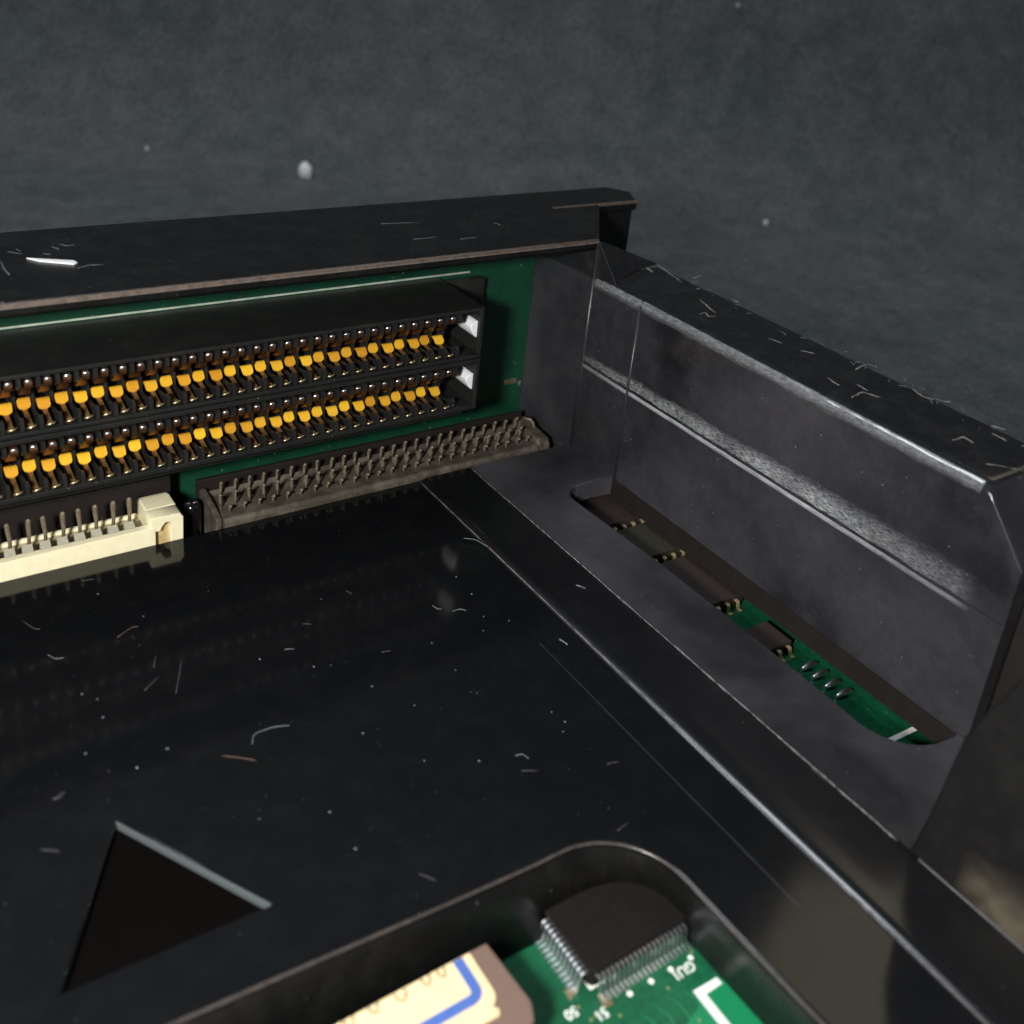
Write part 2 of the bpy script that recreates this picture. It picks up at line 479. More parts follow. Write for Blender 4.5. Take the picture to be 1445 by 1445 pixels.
# ---------------------------------------------------------------- measured wear and lint (mm)
FLOOR_HAIR = [[(-103.62, -8.65), (-102.66, -11.07), (-101.94, -11.43)], [(-102.21, -17.28), (-101.59, -18.72), (-100.48, -18.9)], [(-94.31, -2.65), (-92.63, -3.0)], [(-89.76, -23.97), (-90.68, -26.3)], [(-90.56, -28.29), (-93.0, -30.05)], [(-87.03, -26.52), (-88.38, -29.69), (-89.65, -32.48)], [(-84.26, -45.49), (-83.47, -44.01), (-80.7, -44.04), (-78.99, -44.71)], [(-73.84, -30.71), (-72.58, -31.19)], [(-69.3, -26.63), (-68.25, -27.29)], [(-60.32, -22.2), (-59.84, -23.34)], [(-88.19, -45.69), (-86.26, -47.18), (-84.85, -48.4)], [(-107.1, -42.94), (-106.23, -43.21), (-105.67, -42.49)], [(-93.19, -17.86), (-90.84, -16.64), (-90.05, -16.86)], [(-50.19, -31.35), (-50.01, -32.32), (-49.4, -32.76)], [(-48.14, -33.93), (-46.88, -34.02), (-46.2, -34.7)], [(-56.1, -62.91), (-55.12, -63.15), (-54.85, -64.15)], [(-46.43, -69.73), (-44.78, -70.2)], [(-52.02, -78.61), (-49.9, -78.34)], [(-62.01, -37.38), (-60.65, -37.78)], [(-56.84, -65.39), (-55.06, -66.36)], [(-75.37, -72.35), (-74.16, -74.05)], [(-109.7, -49.55), (-108.03, -50.74)], [(-106.93, -43.24), (-105.82, -42.42)], [(-88.04, -45.68), (-85.01, -48.08)]]
SHELF_HAIR = [[(-36.86, -18.56), (-35.3, -19.82), (-34.59, -22.42)], [(-16.43, -4.02), (-15.85, -5.49)], [(-18.05, -10.33), (-16.14, -9.82)], [(-13.63, -29.52), (-10.93, -30.01)], [(-14.19, -34.49), (-13.8, -35.32), (-13.07, -34.71)], [(-27.58, -37.81), (-26.65, -39.19)], [(-38.01, -47.53), (-37.49, -49.04)], [(-14.17, -38.59), (-13.63, -39.47)], [(-37.83, -47.39), (-37.58, -49.07)], [(-27.4, -37.8), (-26.74, -39.21)], [(-13.53, -48.27), (-11.17, -46.7)]]
FLOOR_SPECK = [[(-93.06, -6.83)], [(-88.8, -14.89)], [(-100.12, -27.09)], [(-98.66, -28.94)], [(-98.89, -32.51)], [(-69.49, -36.72)], [(-64.54, -22.5)], [(-78.69, -13.16)], [(-71.68, -35.87)], [(-77.6, -31.1)], [(-93.48, -41.47)], [(-97.56, -42.86)], [(-102.21, -37.68)], [(-43.26, -31.58)], [(-44.57, -37.18)], [(-41.63, -39.72)], [(-46.44, -40.0)], [(-54.65, -38.93)], [(-54.6, -45.58)], [(-63.02, -48.96)], [(-66.37, -43.08)], [(-71.33, -50.36)], [(-54.26, -50.79)], [(-47.33, -58.72)], [(-48.11, -62.42)], [(-60.64, -61.58)], [(-46.8, -61.08)], [(-43.11, -26.64)], [(-80.01, -65.95)], [(-93.64, -41.39)], [(-87.79, -56.88)], [(-66.73, -58.15)], [(-60.64, -61.45)], [(-97.53, -42.74)], [(-80.35, -59.85)]]
WALL_MARK = [[(16.86, 1.53), (16.18, -1.01), (14.84, -7.22)], [(10.97, -17.06), (9.85, -20.56), (8.37, -24.53)], [(5.45, -22.75), (7.17, -22.62), (6.39, -24.18), (7.98, -24.75)], [(17.13, -19.19), (17.36, -20.85)], [(10.04, -41.33), (11.28, -42.45), (12.03, -43.38)], [(6.21, -51.14), (5.76, -52.69), (5.55, -54.02)], [(14.58, -12.22), (15.0, -12.78)], [(18.4, -7.52), (21.46, -6.75)], [(9.29, -35.78), (9.8, -38.3)], [(13.51, 1.66), (12.71, -2.15)], [(16.21, -59.37), (15.28, -61.96), (15.86, -63.65)], [(16.67, -64.22), (17.67, -65.36)], [(16.45, -73.1), (17.48, -74.86)], [(14.12, -74.71), (14.07, -76.8)], [(6.51, -73.51), (8.95, -73.53), (8.76, -75.32)], [(3.93, -57.76), (7.11, -57.14), (8.34, -59.57)], [(12.99, -50.86), (16.97, -50.0)], [(4.63, -79.86), (8.06, -83.3)], [(8.73, -54.83), (8.33, -57.15)]]
TOP_MARK = [[(-96.88, 21.19), (-95.93, 20.52), (-95.15, 19.51)], [(-95.59, 22.35), (-95.07, 21.03)], [(-90.65, 22.07), (-89.8, 20.23)], [(-89.33, 22.89), (-88.32, 21.78), (-87.16, 21.84)], [(-89.45, 11.04), (-87.34, 12.02), (-85.54, 11.64)], [(-98.53, 17.92), (-98.6, 11.15)], [(-101.34, 0.83), (-101.04, -0.19)], [(-92.29, 19.03), (-91.54, 18.41)], [(-14.43, 14.35), (-13.75, 12.71)], [(-26.04, 7.19), (-22.35, 7.19)], [(-34.29, 9.57), (-29.26, 9.44)], [(-35.5, 19.34), (-28.04, 18.02)]]
# ---------------------------------------------------------------- the cloth under and behind the case
def make_cloth():
    view = Vector((math.sin(.598), math.cos(.598)))
    side = Vector((view.y, -view.x))
    vs = []; fs = []
    A = [-420 + 20*i for i in range(26)] + [110+18*i for i in range(60)]
    Bn = 70
    for s in A:
        for j in range(Bn+1):
            t = -900 + 1800*j/Bn
            base = max(0.0, s-255.0)
            up_ = 0.0
            if base > 0:
                R = 90.0
                an = min(base/R, math.radians(70))
                adv = R*math.sin(an); up_ = R*(1-math.cos(an))
                rest = base-R*an
                if rest > 0:
                    adv += rest*math.cos(an); up_ += rest*math.sin(an)
                ss = 255.0+adv
            else:
                ss = s
            wv = noise.noise(Vector((s*.012, t*.007, 1.3)))*5.0*min(1, max(0, (s-200)/120)) 
            p = view*ss + side*t
            vs.append((p.x, p.y, -26.5+up_+wv))
    for i in range(len(A)-1):
        for j in range(Bn):
            a = i*(Bn+1)+j
            fs.append((a, a+1, a+Bn+2, a+Bn+1))
    mb = MB(); mb.add(vs, fs, True)
    o = mb.build('cloth_backdrop', M['cloth'])
    tag(o, 'dark blue-grey felt cloth lying under and rising behind the black case', kind='structure')
    return o
cloth = make_cloth()

# ---------------------------------------------------------------- the black plastic case
case = thing('plastic_case', 'black glossy plastic cartridge tray with tall rear frame, side wall and rounded cutout', 'case', (0, 0, -26))
case_inv = Matrix.Translation(-case.location)
def in_case(o):
    o.parent = case; o.matrix_parent_inverse = case_inv; return o

FL = -0.6      # lower floor
cut = ([(-125, -120)] + [(-125, -84)] + arc(-118.5, -82.2, 7, 170, 92, 6)
       + [(-110, -75.0)] + [(-73.8, -77.1), (-63.5, -77.6)]
       + arc(-59.6, -88.0, 10.3, 88, 2, 14) + [(-49.1, -96), (-48.9, -102), (-48.6, -108), (-48.3, -128)])
arrow = [(-101.66, -49.35), (-90.81, -67.88), (-111.44, -67.15)]
floor_out = [(-150, -160), (-33.2, -160), (-33.2, 2.4), (-150, 2.4)]
in_case(sheet('floor', [floor_out, cut, arrow], FL, 6.2, .45, M['floor'], None, 4))
# leaning inner walls of the cutout below its rim
def cut_liner():
    pts = [(-124.6, -112), (-124.6, -84)] + arc(-118.5, -82.2, 6.7, 170, 92, 6) + [(-110, -75.3), (-92, -76.2), (-73.8, -77.4), (-63.5, -77.9)] + arc(-59.6, -88.0, 10.1, 88, 2, 14) + [(-49.3, -96), (-49.1, -102), (-48.8, -108), (-48.5, -128)]
    n = len(pts); vs = []; fs = []
    for i, (x, y) in enumerate(pts):
        a = Vector(pts[max(i-1, 0)]); b = Vector(pts[min(i+1, n-1)]); t = (b-a).normalized()
        wy = abs(t.x)**2
        vs += [(x, y, FL-.5), (x-.35*(1-wy), y-4.0*wy, PZ_+.1), (x, y+2.0, PZ_+.1)]
    for i in range(n-1):
        fs += [(i*3, i*3+3, i*3+4, i*3+1), (i*3+1, i*3+4, i*3+5, i*3+2)]
    mb = MB(); mb.add(vs, fs, True)
    return mb.build('cutout_wall', M['top'])
PZ_ = -7.5
in_case(MB().tube([(x, y, FL-.14) for x, y in [(-124.8, -112), (-124.8, -84)] + arc(-118.5, -82.2, 6.95, 170, 92, 6) + [(-110, -75.05), (-92, -76.05), (-73.8, -77.15), (-63.5, -77.65)] + arc(-59.6, -88.0, 10.3, 88, 2, 18) + [(-49.15, -96), (-48.95, -102), (-48.65, -108), (-48.35, -127)]], .24, 8).build('cutout_rim_highlight', M['rim_light']))
in_case(cut_liner())
# engraved arrow: dark bottom of the recess
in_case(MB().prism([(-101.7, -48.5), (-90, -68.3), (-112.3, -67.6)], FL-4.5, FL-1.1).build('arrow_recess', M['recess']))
# faint panel edge in the floor
st = MB().box(-40.50, -40.36, -97, -46, FL-.1, FL+.008)
in_case(st.build('floor_crease', M['shelf'], bevel=.05))
# raised strip between the floor and the shelf
sp_ = [(-34.75, -5), (-34.75, -.97), (-34.45, -.72), (-34.05, -.42), (-33.6, -.15), (-33.1, .02), (-32.5, .08), (-30, .08), (-23.3, .06), (-23.3, -5)]
mb = MB(); vs = []; fs = []; ns = 80
for i in range(ns+1):
    y = -160+161.6*i/ns
    for (x, z) in sp_:
        w_ = noise.noise(Vector((y*.13, x*.3, 2)))*.05 if -34.6 < x < -33 else 0
        vs.append((x+w_, y, z))
m_ = len(sp_)
for i in range(ns):
    for k in range(m_):
        a = i*m_+k; b = i*m_+(k+1) % m_
        fs.append((a, b, b+m_, a+m_))
fs += [tuple(range(m_)), tuple(range(ns*m_, ns*m_+m_))[::-1]]
mb.add(vs, fs, True)
o = mb.build('raised_strip', M['strip'])
es = o.modifiers.new('edge', 'EDGE_SPLIT'); es.split_angle = math.radians(40)
in_case(o)
slot = ([(-.02, -89.4), (-.02, -13.2), (-4.5, -12.7), (-8.5, -13.0)] + arc(-8.2, -16.8, 3.9, 95, 175, 5)
        + [(-11.7, -24), (-10.9, -40), (-10.75, -66), (-10.8, -77.5)] + arc(-2.6, -80.9, 8.4, 182, 265, 9) + [(-1.2, -89.5)])
shelf_out = [(-23.4, -160), (0, -160), (0, 8.5), (-.5, 8.5), (-.6, 1.4), (-23.4, 1.6)]
in_case(sheet('shelf', [[(-23.4, -160), (14, -160), (14, -91.5), (-.0, -91.3), (-.0, -89.4)] + slot[::-1][:-1][0:0]
         + [(-1.2, -89.5)] + slot[::-1][1:-2] + [(-4.5, -12.7), (-.02, -13.2), (-.02, 8.5), (-.5, 8.5), (-.7, 1.3), (-23.4, 1.6)]],
         .32, 4.0, .25, M['shelf'], None, 3))

def rim_line(x, z, y0, y1, r, mat):
    pts = []; n = 60
    for i in range(n+1):
        y = y0+(y1-y0)*i/n
        pts.append((x+noise.noise(Vector((y*.4, x, 0)))*.06, y, z))
    return MB().tube(pts, [r*(.75+.5*abs(noise.noise(Vector((i*.7, x, 5))))) for i in range(n+1)], 8).build('worn_lit_rim', mat)
in_case(rim_line(-34.02, -.40, 1.5, -130, .14, M['worn_lit_edge']))
in_case(rim_line(-23.36, .24, 1.2, -97, .16, M['worn_lit_edge']))
in_case(MB().tube([(-23.28, -100, .17), (-23.28, -60, .17), (-23.28, -20, .17), (-23.28, 1.4, .17)], .2, 10).build('shelf_rim', M['strip']))
# right side wall: a profile swept along y
def wall_profile():
    pr = [(0, .05), (0, 18.55), (.0, 18.78), (.55, 19.02), (.05, 19.22), (0, 19.45), (0, 27), (0, 34.9)]
    pr += [(.03, 35.3), (.14, 35.7), (.42, 36.05), (.8, 36.38), (1.2, 36.62), (1.7, 36.71)]
    pr += [(2.3, 36.71), (9, 36.72), (15, 36.72), (16.0, 36.7), (17.2, 36.2), (17.6, 35), (17.6, -26), (14, -26), (14, .05)]
    return pr
def sweep_wall(y0, y1, n, xoff, name, mat, taper=False):
    pr = wall_profile(); m = len(pr); vs = []; fs = []
    for i in range(n+1):
        y = y0+(y1-y0)*i/n
        for k, (x, z) in enumerate(pr):
            wob = noise.noise(Vector((y*.10, z*.12, 3)))*.07
            wz = noise.noise(Vector((y*.35, x*.4, 9)))*.10 if z > 34 else 0
            zz = z
            if taper and z > 28 and y < -83:
                zz = min(z, 36.7-(36.7-28)*(-83-y)/7.7 - (36.7-z)*.25)
            vs.append((x+xoff+(wob if x < 3 else 0), y, zz+wz))
    for i in range(n):
        for k in range(m):
            a = i*m+k; b = i*m+(k+1) % m
            fs.append((a, b, b+m, a+m))
    fs += [tuple(range(m)), tuple(range(n*m, n*m+m))[::-1]]
    mb = MB(); mb.add(vs, fs, True)
    o = mb.build(name, mat)
    es = o.modifiers.new('edge', 'EDGE_SPLIT'); es.split_angle = math.radians(48)
    return in_case(o)
sweep_wall(-13.6, -90.8, 90, 0.0, 'side_wall', M['scuffed'], True)
sweep_wall(0.0, -13.55, 14, -.22, 'side_wall_corner', M['scuffed'])
in_case(MB().box(.12, 1.5, -91, -12.4, -3.9, .04).build('slot_shade_strip', M['inner']))  # dark strip below the wall, shade of the slot put into its colour
# rounded vertical seams
in_case(MB().tube([(-.02, -13.62, .1), (-.02, -13.62, 35.6)], .28, 8).build('seam_bead', M['wall']))
in_case(MB().tube([(-.12, .05, .0), (-.12, .05, 43.0)], .42, 10).build('seam_bead', M['wall']))
# dark wall carrying on behind the end of the side wall
in_case(MB().box(3.2, 17, -150, -91.0, -3.6, 24).build('front_wall_inside', M['inner']))

# rear frame: top slab with a rolled front rim
top_out = [(-160, 0), (0, 0), (15.5, 19.7), (26, 20.0), (29.5, 26.5), (26.5, 31.5), (-160, 31.5)]
in_case(sheet('rear_frame_top', [top_out], 44.0, 2.3, .7, M['rim'], None, 4))
in_case(MB().prism([(-160, 21), (-1.8, 21), (15.6, 20.6), (25.4, 20.6), (28.6, 26.6), (25.8, 30.6), (-160, 30.6)], -26, 41.75).build('rear_frame_body', M['top']))
in_case(MB().prism([(-.3, 0), (-.02, .06), (15.2, 19.7), (15.2, 20.5), (-1.8, 20.5), (-1.8, 16.5)], -8, 41.72).build('corner_post', M['wall'], bevel=.25))
# moulded ridge on the frame end and the sloping blend down to the side wall
in_case(MB().box(3.6, 26.2, 19.4, 20.15, 43.5, 44.12).build('frame_end_rib', M['rib'], bevel=.12))
bl = MB()
ridge = [(-.15, -.02, 43.6), (2.0, -.3, 43.0), (8.8, .6, 40.2), (17.0, 2.4, 36.78)]
base = [(.3, -6.2, 36.6), (4.0, -3.3, 36.76), (9.6, -.6, 36.76), (17.0, 1.6, 36.7)]
back = [(.1, 1.5, 36), (2.6, 4, 36), (10, 5, 36), (17.0, 4, 36)]
vs = ridge+base+back; fs = []
for i in range(3):
    fs += [(i, i+1, i+5, i+4), (i, i+8, i+9, i+1), (i+4, i+5, i+9, i+8)]
fs += [(0, 4, 8), (3, 11, 7)]
bl.add(vs, fs)
in_case(bl.build('corner_gusset', M['wall'], bevel=.3, seg=3))

# front bracket that stands on the shelf in the right foreground
prof = [(-98.4, 0.02), (-98.8, 1.5), (-99.6, 8), (-100.2, 15.3), (-100.5, 19.0), (-101.4, 22.0), (-104.4, 30.7), (-109, 37), (-118, 40), (-150, 40), (-150, .02)]
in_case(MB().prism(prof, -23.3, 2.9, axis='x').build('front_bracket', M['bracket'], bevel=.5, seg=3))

# scratches in the top rims
def marks(name, data, z, mat, r, parent=None):
    mb = MB()
    for h in data:
        pts = []
        for i in range(len(h)-1):
            a, b = Vector((*h[i], z)), Vector((*h[i+1], z))
            n = 4
            for k in range(n): pts.append(a.lerp(b, k/n))
        pts.append(Vector((*h[-1], z)))
        if len(pts) > 2:
            rr = [r*(.35+.65*math.sin(math.pi*(i+.6)/(len(pts)+.2)))*random.uniform(.7, 1.3) for i in range(len(pts))]
            pts = [p+Vector((random.uniform(-.12, .12), random.uniform(-.12, .12), 0)) for p in pts]
            mb.tube(pts, rr, 5, .35)
    return mb.build(name, mat, parent)
for nm, data, z, mt, r in (('scratch_marks', WALL_MARK, 36.72, M['lint_mid'], .2), ('scratch_marks', TOP_MARK, 44.0, M['lint_dim'], .2)):
    o = marks(nm, data, z, mt, r); tag(o, kind='stuff'); in_case(o)
# frayed plastic burrs along the outer top rim of the side wall
mb = MB()
for i in range(46):
    y = random.uniform(-84, -2); x = random.uniform(13.5, 17.8)
    a = Vector((x, y, 36.72)); d = Vector((random.uniform(-1, 1), random.uniform(-1.5, 1.5), random.uniform(0, .35)))
    mb.tube([a, a+d*.6+Vector((0, 0, .1)), a+d*1.2], [.10, .07, .03], 4)
in_case(tag(mb.build('rim_burrs', M['lint_dim']), kind='stuff'))

# ---------------------------------------------------------------- circuit boards
board = thing('circuit_board', 'green main circuit board lying under the black tray, seen through its cutouts', 'circuit board', (-70, -60, -9.1))
binv = Matrix.Translation(-board.location)
def on(o, par, inv): o.parent = par; o.matrix_parent_inverse = inv; return o
PZ = -7.5
on(MB().box(-150, 13.5, -155, 16.2, PZ-1.6, PZ).build('board', M['pcb']), board, binv)
def B(o): return on(o, board, binv)
# bright copper pour with the white printed bracket
B(MB().prism([(-57.2, -97.6), (-54.0, -96.6), (-53.2, -95.6), (-46, -95.4), (-46, -106), (-57.5, -106)], PZ+.003, PZ+.014).build('copper_pour', M['pour']))
B(MB().prism([(-53.45, -95.0), (-50.0, -95.15), (-50.0, -96.0), (-52.45, -96.0), (-52.6, -104), (-53.65, -104)], PZ+.016, PZ+.035).build('printed_bracket', M['silk']))
for x, y in ((-59.68, -91.72), (-56.73, -91.8), (-53.87, -91.85), (-50.95, -91.9)):
    B(MB().prism([(x+.33*math.cos(a*math.pi/6), y+.33*math.sin(a*math.pi/6)) for a in range(12)], PZ+.003, PZ+.03).build('printed_dot', M['silk']))
B(text('printed_lettering', 'GU1', -51.15, -92.15, PZ+.02, 1.15, 180, M['silk'], None, .03))
B(text('printed_lettering', '50', -65.75, -89.75, PZ+.02, 1.1, 180, M['silk'], None, .02))
B(text('printed_lettering', '51', -63.0, -91.45, PZ+.02, 1.1, 180, M['silk'], None, .03))
# printed corner of the chip outline
B(MB().prism([(-63.2, -87.3), (-63.2, -89.25), (-61.0, -89.25), (-61.0, -88.95), (-62.9, -88.95), (-62.9, -87.3)], PZ+.003, PZ+.03).build('printed_corner', M['silk']))
# printed line in the side slot
B(MB().prism([(-1.8, -80.6), (4.7, -80.9), (4.7, -81.7), (-1.8, -81.4)], PZ+.003, PZ+.03).build('printed_line', M['silk']))
# solder-dipped contacts near the slot end
bump_mesh = None
for y in (-64.1, -66.35, -68.8, -71.1):
    mb = MB()
    n = 7; pts = [(-1.5+3.6*i/n, 0, .28+.28*math.sin(math.pi*i/n)) for i in range(n+1)]
    mb.tube([(p[0], p[1], p[2]) for p in pts], [.25+.28*math.sin(math.pi*(i+.5)/(n+1)) for i in range(n+1)], 8)
    if bump_mesh is None: bump_mesh = mb.mesh('solder_contact', M['tin'])
    o = bpy.data.objects.new('solder_contact', bump_mesh); link(o)
    o.location = Vector((.1, y, PZ))*MM
    B(o)

rear = thing('circuit_board', 'green upright circuit board behind the gold slot connector', 'circuit board', (-80, 17.4, -7))
rinv = Matrix.Translation(-rear.location)
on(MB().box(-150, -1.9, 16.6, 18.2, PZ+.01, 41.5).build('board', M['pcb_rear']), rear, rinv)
on(MB().box(-150, -17.2, 16.53, 16.60, 33.55, 33.88).build('printed_line', M['silk_dim']), rear, rinv)
for poly in ([(-65.9, 9.0), (-63.9, 9.0), (-64.7, 11.2)], [(-68.6, 9.2), (-67.6, 9.2), (-67.9, 11.0)], [(-74.5, 6.2), (-72.9, 6.2), (-73.6, 7.6)]):
    on(MB().prism(poly, 16.52, 16.60, axis='y').build('printed_mark', M['silk']), rear, rinv)
on(MB().box(-61.6, -58.8, 16.52, 16.6, 12.2, 12.6).build('printed_mark', M['silk']), rear, rinv)
on(MB().box(-6.4, -3.6, 16.2, 16.6, 7.9, 8.9).build('solder_pad', M['brass'], bevel=.08), rear, rinv)
on(MB().box(-2.9, -2.2, 16.2, 16.6, 6.9, 8.0).build('solder_pad', M['tin'], bevel=.08), rear, rinv)

for i in range(26):
    x, y = random.uniform(-70, -46), random.uniform(-100, -89.8)
    o = MB().prism([(x+.16*math.cos(a*math.pi/4), y+.16*math.sin(a*math.pi/4)) for a in range(8)], PZ+.003, PZ+.03).build('via', M['via'])
    B(o)
for k in range(9):
    x0 = -69.5+1.9*k
    tr = MB(); pts = [(x0, -93.6-random.uniform(0, 1), PZ), (x0+.6, -95.5, PZ), (x0+.2*k-1, -98, PZ), (x0+.2*k-1.4, -104, PZ)]
    tr.tube(pts, .13, 4, .25)
    B(tr.build('copper_trace', M['trace']))

# ---------------------------------------------------------------- gold slot connector
conn = thing('slot_connector', 'long black double-row edge connector with bright gold contacts on the rear board', 'connector', (-70, 8, 13.3))
cinv = Matrix.Translation(-conn.location)
def Cn(o): return on(o, conn, cinv)
XE = -30.37; NCOL = 33; PIT = 2.54
ROWS = (0.0, -10.27)
ztop, zmid0, zmid1, zbot = 33.4, 24.0, 23.3, 13.5
XR = -24.2; XL = -118
hs = MB()
hs.box(XL, XR, 0.0, 16.5, 32.75, ztop)                  # top plate
hs.box(XL, XR, 0.0, 16.5, 22.7, 23.5)
hs.box(XL, XR, .35, 16.5, 23.5, 23.75)
hs.box(XL, XR, 0.0, 16.5, 23.75, 24.4)                 # middle bar
hs.box(XL, XR, 0.0, 16.5, zbot, 14.3)                   # bottom plate
hs.box(XL, XR-.4, 4.0, 16.5, 10.6, 13.4)  # lower flange added to block the lamp from the rear board
hs.box(XL, XR, 9.5, 16.5, 14.3, 32.75)                  # back
hs.box(-25.0, XR, 0.0, 9.5, 14.3, 22.55)                # right cheek
hs.box(-25.0, XR, 0.0, 9.5, 24.55, 32.75)
Cn(hs.build('housing', M['connector'], bevel=.18))
Cn(MB().box(-28.0, -14.8, 14.6, 16.5, 15.5, 32.9).build('mounting_ear', M['connector'], bevel=.2))

# separator plate (front edge at y=.05), open in the middle where the card goes in
def separator_mesh():
    mb = MB()
    top = [(0.05, 4.15), (0.05, 2.7), (.5, 2.3), (2.0, 1.6), (9.5, 1.2), (9.5, 4.15)]
    low = [(0.05, -4.0), (0.05, -2.5), (.7, -2.1), (1.6, -2.5), (3.0, -3.2), (9.5, -3.5), (9.5, -4.0)]
    for pr in (top, low): mb.prism(pr, -.26, .26, axis='x')
    mb.box(-.22, .22, 5.5, 9.5, -3.6, 1.3)
    return mb.mesh('separator', M['separator'])
# lower contact: foot, stem, wide belly
def lower_mesh():
    mb = MB()
    path = [(.6, -3.75), (1.1, -3.8), (1.6, -3.55), (2.2, -3.35), (3.0, -3.25), (3.7, -3.2), (4.2, -2.95), (5.0, -2.3), (5.5, -2.1), (6.2, -2.2), (7.5, -2.8), (9.4, -3.4)]
    wd = [.8, .75, .62, .60, .60, .62, .7, .7, .7, .9, .9, .9]
    mb.ribbon(path, wd, .24)
    return mb.mesh('lower_contact', M['brass_warm'])
def pad_mesh():
    mb = MB()
    path = [(4.0, -2.92), (4.18, -2.78), (4.4, -2.58), (4.7, -2.30), (5.0, -2.05), (5.25, -1.9), (5.5, -1.9), (5.8, -2.0)]
    wd = [.6, 1.45, 1.72, 1.78, 1.8, 1.82, 1.8, 1.7]
    mb.ribbon(path, wd, .3)
    return mb.mesh('contact_pad', M['gold'])
def foot_mesh():
    mb = MB()
    mb.tube([(-.62, .45, -3.72), (-.2, .35, -3.62), (.3, .35, -3.52), (.72, .45, -3.42)], [.13, .2, .2, .12], 6)
    return mb.mesh('contact_foot', M['brass'])
def upper_mesh():
    mb = MB()
    path = [(.9, 2.3), (.55, 2.7), (.5, 3.1), (.7, 3.45), (1.1, 3.6), (1.7, 3.2), (2.6, 1.9), (3.5, .8), (4.1, .0), (4.6, -.25), (5.4, .1), (9.4, 3.2)]
    wd = [.9, 1.0, 1.0, 1.0, 1.0, .95, .9, 1.3, 1.5, 1.5, 1.3, 1.0]
    mb.ribbon(path, wd, .26)
    return mb.mesh('upper_contact', M['copper'])
sep_me, low_me, foot_me, up_me, pad_me_ = separator_mesh(), lower_mesh(), foot_mesh(), upper_mesh(), pad_mesh()
tipb = MB(); tipb.tube([(-.55, .5, 3.42), (-.2, .38, 3.58), (.2, .38, 3.58), (.55, .5, 3.42)], [.15, .24, .24, .15], 8)
tip_me = tipb.mesh('contact_tip', M['tin'])
def inst(name, me, x, y, z, parent, inv):
    o = bpy.data.objects.new(name, me); link(o)
    o.location = Vector((x, y, z))*MM
    return on(o, parent, inv)
for rz in ROWS:
    for i in range(NCOL):
        x = XE-PIT*i
        odd = i % 2
        dy = .85 if odd else 0
        jx = random.uniform(-.05, .05); jz = random.uniform(-.05, .05)
        zc = 28.55+rz
        lo = inst('lower_contact', low_me, x+jx, dy, zc+jz, conn, cinv)
        f = bpy.data.objects.new('contact_foot', foot_me); link(f); f.location = Vector((x+jx, 0, zc))*MM
        f.parent = lo; f.matrix_parent_inverse = Matrix.Translation(-(lo.location-conn.location)-conn.location)
        f = bpy.data.objects.new('contact_pad', pad_me_); link(f); f.location = Vector((x+jx, dy, zc+jz))*MM
        f.parent = lo; f.matrix_parent_inverse = Matrix.Translation(-(lo.location-conn.location)-conn.location)
        upc = inst('upper_contact', up_me, x+jx*.6, 0, zc-.05+jz, conn, cinv)
        t = bpy.data.objects.new('contact_tip', tip_me); link(t); t.location = Vector((x+jx*.6, 0, zc-.05))*MM
        t.parent = upc; t.matrix_parent_inverse = Matrix.Translation(-(upc.location-conn.location)-conn.location)
    for i in range(NCOL+1):
        inst('separator', sep_me, XE+PIT*.5-PIT*i, 0, 28.55+rz, conn, cinv)
    # white half-round block standing in for the bright reflection at each row end
    zc = 28.6+rz
    kp = [(-26.6, zc+1.2), (-26.1, zc+1.9), (-25.5, zc+2.2), (-25.05, zc+2.2), (-25.05, zc-.9), (-25.3, zc-1.0), (-25.9, zc-.3), (-26.4, zc+.5)]
    Cn(MB().prism(kp, .5, 6, axis='y').build('end_glint', M['white_glint'], bevel=.12))

# ---------------------------------------------------------------- black pin header
hd = thing('pin_header', 'dusty black two-row pin header along the bottom right of the rear opening', 'pin header', (-38, 6, 0))
hinv = Matrix.Translation(-hd.location)
def Hd(o): return on(o, hd, hinv)
body = [(2.1, -4), (2.1, .1), (2.2, .35), (2.6, .8), (3.6, .75), (4.9, .55), (8.5, .55), (10.4, .9), (11.0, 1.6), (11.2, -7.4), (3, -7.4)]
Hd(MB().prism(body, -70.6, -6.6, axis='x').build('base', M['header'], bevel=.15))
Hd(MB().prism([(2.4, -4), (2.4, .3), (3.2, 1.6), (6.5, 1.9), (9.6, 2.2), (12.0, 2.4), (12.0, -7.4)], -6.6, -3.6, axis='x').build('end_block', M['header'], bevel=.5, seg=3))
Hd(MB().box(-72, -4.4, 12.0, 12.9, -7.4, 3.3).build('added_shade_wall', M['inner'], bevel=.15))  # dark wall added to hide and shade the board behind the pins
Hd(MB().prism([(3.2, -4), (3.0, .6), (5.5, 1.3), (11.0, 2.2), (11.8, 1.8), (11.8, -7.4)], -71.8, -70.7, axis='x').build('end_block', M['header'], bevel=.3))
def pin_mesh(name, h, mat, lean):
    mb = MB()
    pts = [(0, 0, 0), (0, 0, h*.5), (0, -.05, h*.8), (-.08, -.25-lean, h*.93), (-.18, -.7-lean, h)]
    mb.tube(pts, [.24, .25, .29, .30, .16], 6)
    return mb.mesh(name, mat)
ps = pin_mesh('pin', 2.2, M['olive_pin'], .3)
pf, pb = pin_mesh('pin', 3.7, M['olive_pin'], .1), pin_mesh('pin', 4.0, M['olive_pin'], .2)
for i in range(25):
    for row, (me, y, dx) in enumerate(((pf, 6.2, 0), (pb, 9.6, 1.2), (ps, 7.9, .6), (ps, 4.6, 1.0))):
        o = inst('pin', me, -69.9+2.54*i+dx+random.uniform(-.07, .07), y+random.uniform(-.1, .1), .1+random.uniform(-.12, .12), hd, hinv)
        o.rotation_euler = (random.uniform(-.03, .03), random.uniform(-.04, .04), 0)
